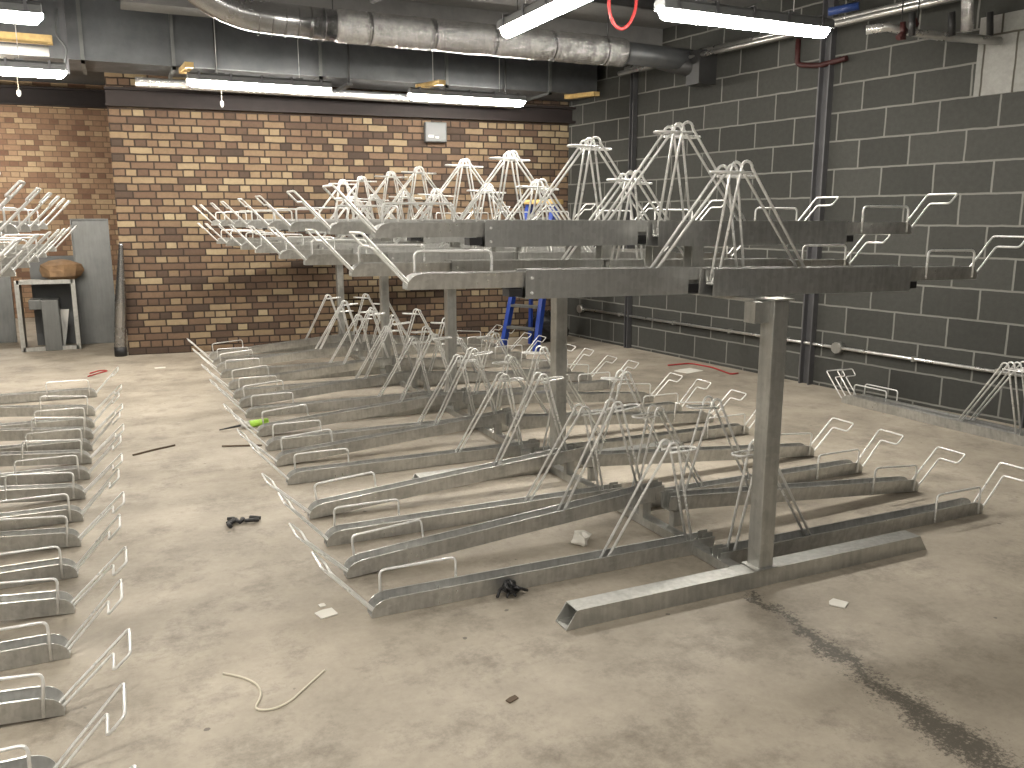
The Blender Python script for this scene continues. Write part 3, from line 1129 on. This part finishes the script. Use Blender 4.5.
tag(m.build('grey_board', 'grey_plastic'), 'pale grey board standing behind the brown sack', 'board')

# flexible duct leaning at the corner
tb, tt = at_floor(121, 356), at_y(121, 243, 9.78)
root = empty('flexible_duct', (tb.x, tb.y, 0))
a = Vector((0, 0, 0.09))
b = tt - Vector((tb.x, tb.y, 0))
n = 46
m = MB()
pts = [a.lerp(b, i / n) for i in range(n + 1)]
rr = [(0.060 - 0.038 * max(0, (i / n - 0.45)) / 0.55) * (1.0 if i % 2 else 0.93) for i in range(n + 1)]
m.tube(pts, rr, 14)
m.build('foil_hose', 'spiral', root)
MB().tube([(0, 0, 0.0), (0, 0, 0.1)], 0.062, 14).build('end_collar', 'black', root)
tag(root, 'foil flexible duct with a black end leaning on the brick corner', 'flexible duct')
m = MB()
for k in range(6):
    c = at_floor(118 + k * 2.2, 353 + (k % 3))
    an = R.uniform(0, pi)
    m.tube([c + Vector((-0.06 * cos(an), -0.06 * sin(an), 0.008)), c + Vector((0.06 * cos(an), 0.06 * sin(an), 0.014))], 0.007, 5)
tag(m.build('cable_offcuts', 'paper'), 'little heap of white cable offcuts below the flexible duct', 'offcuts', kind='stuff')


# ---------------------------------------------------------------- litter on the floor
def floor_line(name, px, r, mat, label, cat, z=None, grp=None):
    pts = [at_floor(x, y) + Vector((0, 0, r + (h if z else 0))) for (x, y), h in zip(px, z or [0] * len(px))]
    m = MB().tube(fillet(pts, 0.06, 4), r, 6)
    return tag(m.build(name, mat), label, cat, grp)


floor_line('twine', [(223, 674), (243, 678), (258, 685), (262, 696), (254, 711), (272, 711), (290, 703), (306, 688), (325, 671)],
           0.0035, 'string', 'loose length of pale string curled on the floor in the foreground', 'string')
floor_line('thin_stick', [(133, 456), (152, 451), (175, 446)], 0.006, 'twig', 'thin dark stick on the aisle floor', 'stick')
floor_line('thin_rod', [(222, 447), (240, 446.5), (262, 446)], 0.006, 'twig', 'thin dark rod on the floor below the green tube', 'stick')
floor_line('red_cable', [(90, 374), (99, 371), (109, 371), (98, 374), (88, 377)], 0.006, 'red', 'red cable offcut on the floor at the far left', 'cable')
floor_line('red_cable', [(668, 366), (690, 364), (712, 368), (731, 375), (738, 374)], 0.008, 'red',
           'red cable trailing on the floor by the foot of the block wall', 'cable')


def scrap(px, py, w, d, rot, mat, label, name='paper_scrap', cat='paper scrap'):
    p = at_floor(px, py)
    rr = random.Random(int(px))
    m = MB()
    poly = [(-w, -d), (w * 0.9, -d * 1.1), (w * 1.1, d * 0.8), (0, d * 1.1), (-w * 0.95, d * 0.9)]
    m.prism(poly, 'z', 0.001, 0.005)
    o = m.build(name, mat)
    o.location = p
    o.rotation_euler = (0, 0, rot)
    return tag(o, label, cat, 'scraps on the floor')


scrap(838, 604, 0.03, 0.03, 0.6, 'paper', 'small square of white paper on the floor right of the foot beam')
scrap(326, 614, 0.035, 0.03, 0.3, 'paper', 'white scrap on the floor by the nearest left tray end')
scrap(688, 371, 0.12, 0.09, 0.3, 'paper', 'white sheet of paper on the floor near the block wall')
scrap(160, 368, 0.05, 0.03, 0.1, 'paper', 'tiny white scrap on the floor in front of the brick wall')
scrap(322, 606, 0.012, 0.012, 0.2, 'paper', 'tiny white crumb on the floor above the white scrap', cat='paper crumb')
scrap(512, 700, 0.02, 0.01, 0.4, 'twig', 'dark flake on the open floor in the foreground', 'dark_flake', 'flake')

p = at_floor(242, 522)
m = MB()
for k in range(7):
    an = R.uniform(0, 2 * pi)
    c = Vector((R.uniform(-0.06, 0.06), R.uniform(-0.035, 0.035), 0.012))
    m.tube(fillet([c, c + Vector((0.03 * cos(an), 0.03 * sin(an), 0.008)), c + Vector((0.06 * cos(an + 0.6), 0.05 * sin(an + 0.6), 0))], 0.02), 0.010, 6)
o = m.build('black_glove', 'darksteel')
o.location = p
tag(o, 'crumpled dark glove lying on the aisle floor', 'glove')

p = at_floor(512, 597)
m = MB()
for k in range(16):
    an, b2 = R.uniform(0, 2 * pi), R.uniform(0.2, 1.4)
    c = Vector((R.uniform(-0.025, 0.025), R.uniform(-0.02, 0.02), 0.02 + R.uniform(0, 0.03)))
    m.tube(fillet([c, c + Vector((0.03 * cos(an), 0.03 * sin(an), 0.012)), c + Vector((0.045 * cos(an + 1), 0.045 * sin(an + 1), -0.01))], 0.01, 2), 0.006, 5)
o = m.build('tangled_tie', 'black')
o.location = p
tag(o, 'tangle of black cable ties beside the nearest left tray', 'cable ties')

p, q = at_floor(241, 429), at_floor(268, 425)
root = empty('sealant_tube', (p.x, p.y, 0.026), (0, 0, atan2(q.y - p.y, q.x - p.x)))
Lt = (q - p).length
MB().tube([(0.06, 0, 0), (Lt, 0, 0)], 0.024, 12).build('tube_body', 'green', root)
MB().tube([(0.0, 0, 0), (0.06, 0, 0)], 0.022, 12).build('tube_collar', 'white', root)
MB().tube([(-0.15, 0, -0.01), (0.0, 0, 0)], [0.004, 0.009], 8).build('nozzle', 'darksteel', root)
tag(root, 'green and white sealant tube on the floor between left tray ends', 'sealant tube')

p = at_floor(581, 545)
m = blob(MB(), (0, 0, 0.03), 0.045, 0.03, 0.035, 5, 0.35, 8, 5)
o = m.build('plastic_wrap', 'paper')
o.location = p
tag(o, 'clear plastic wrap crumpled behind the nearest left tray', 'plastic wrap')
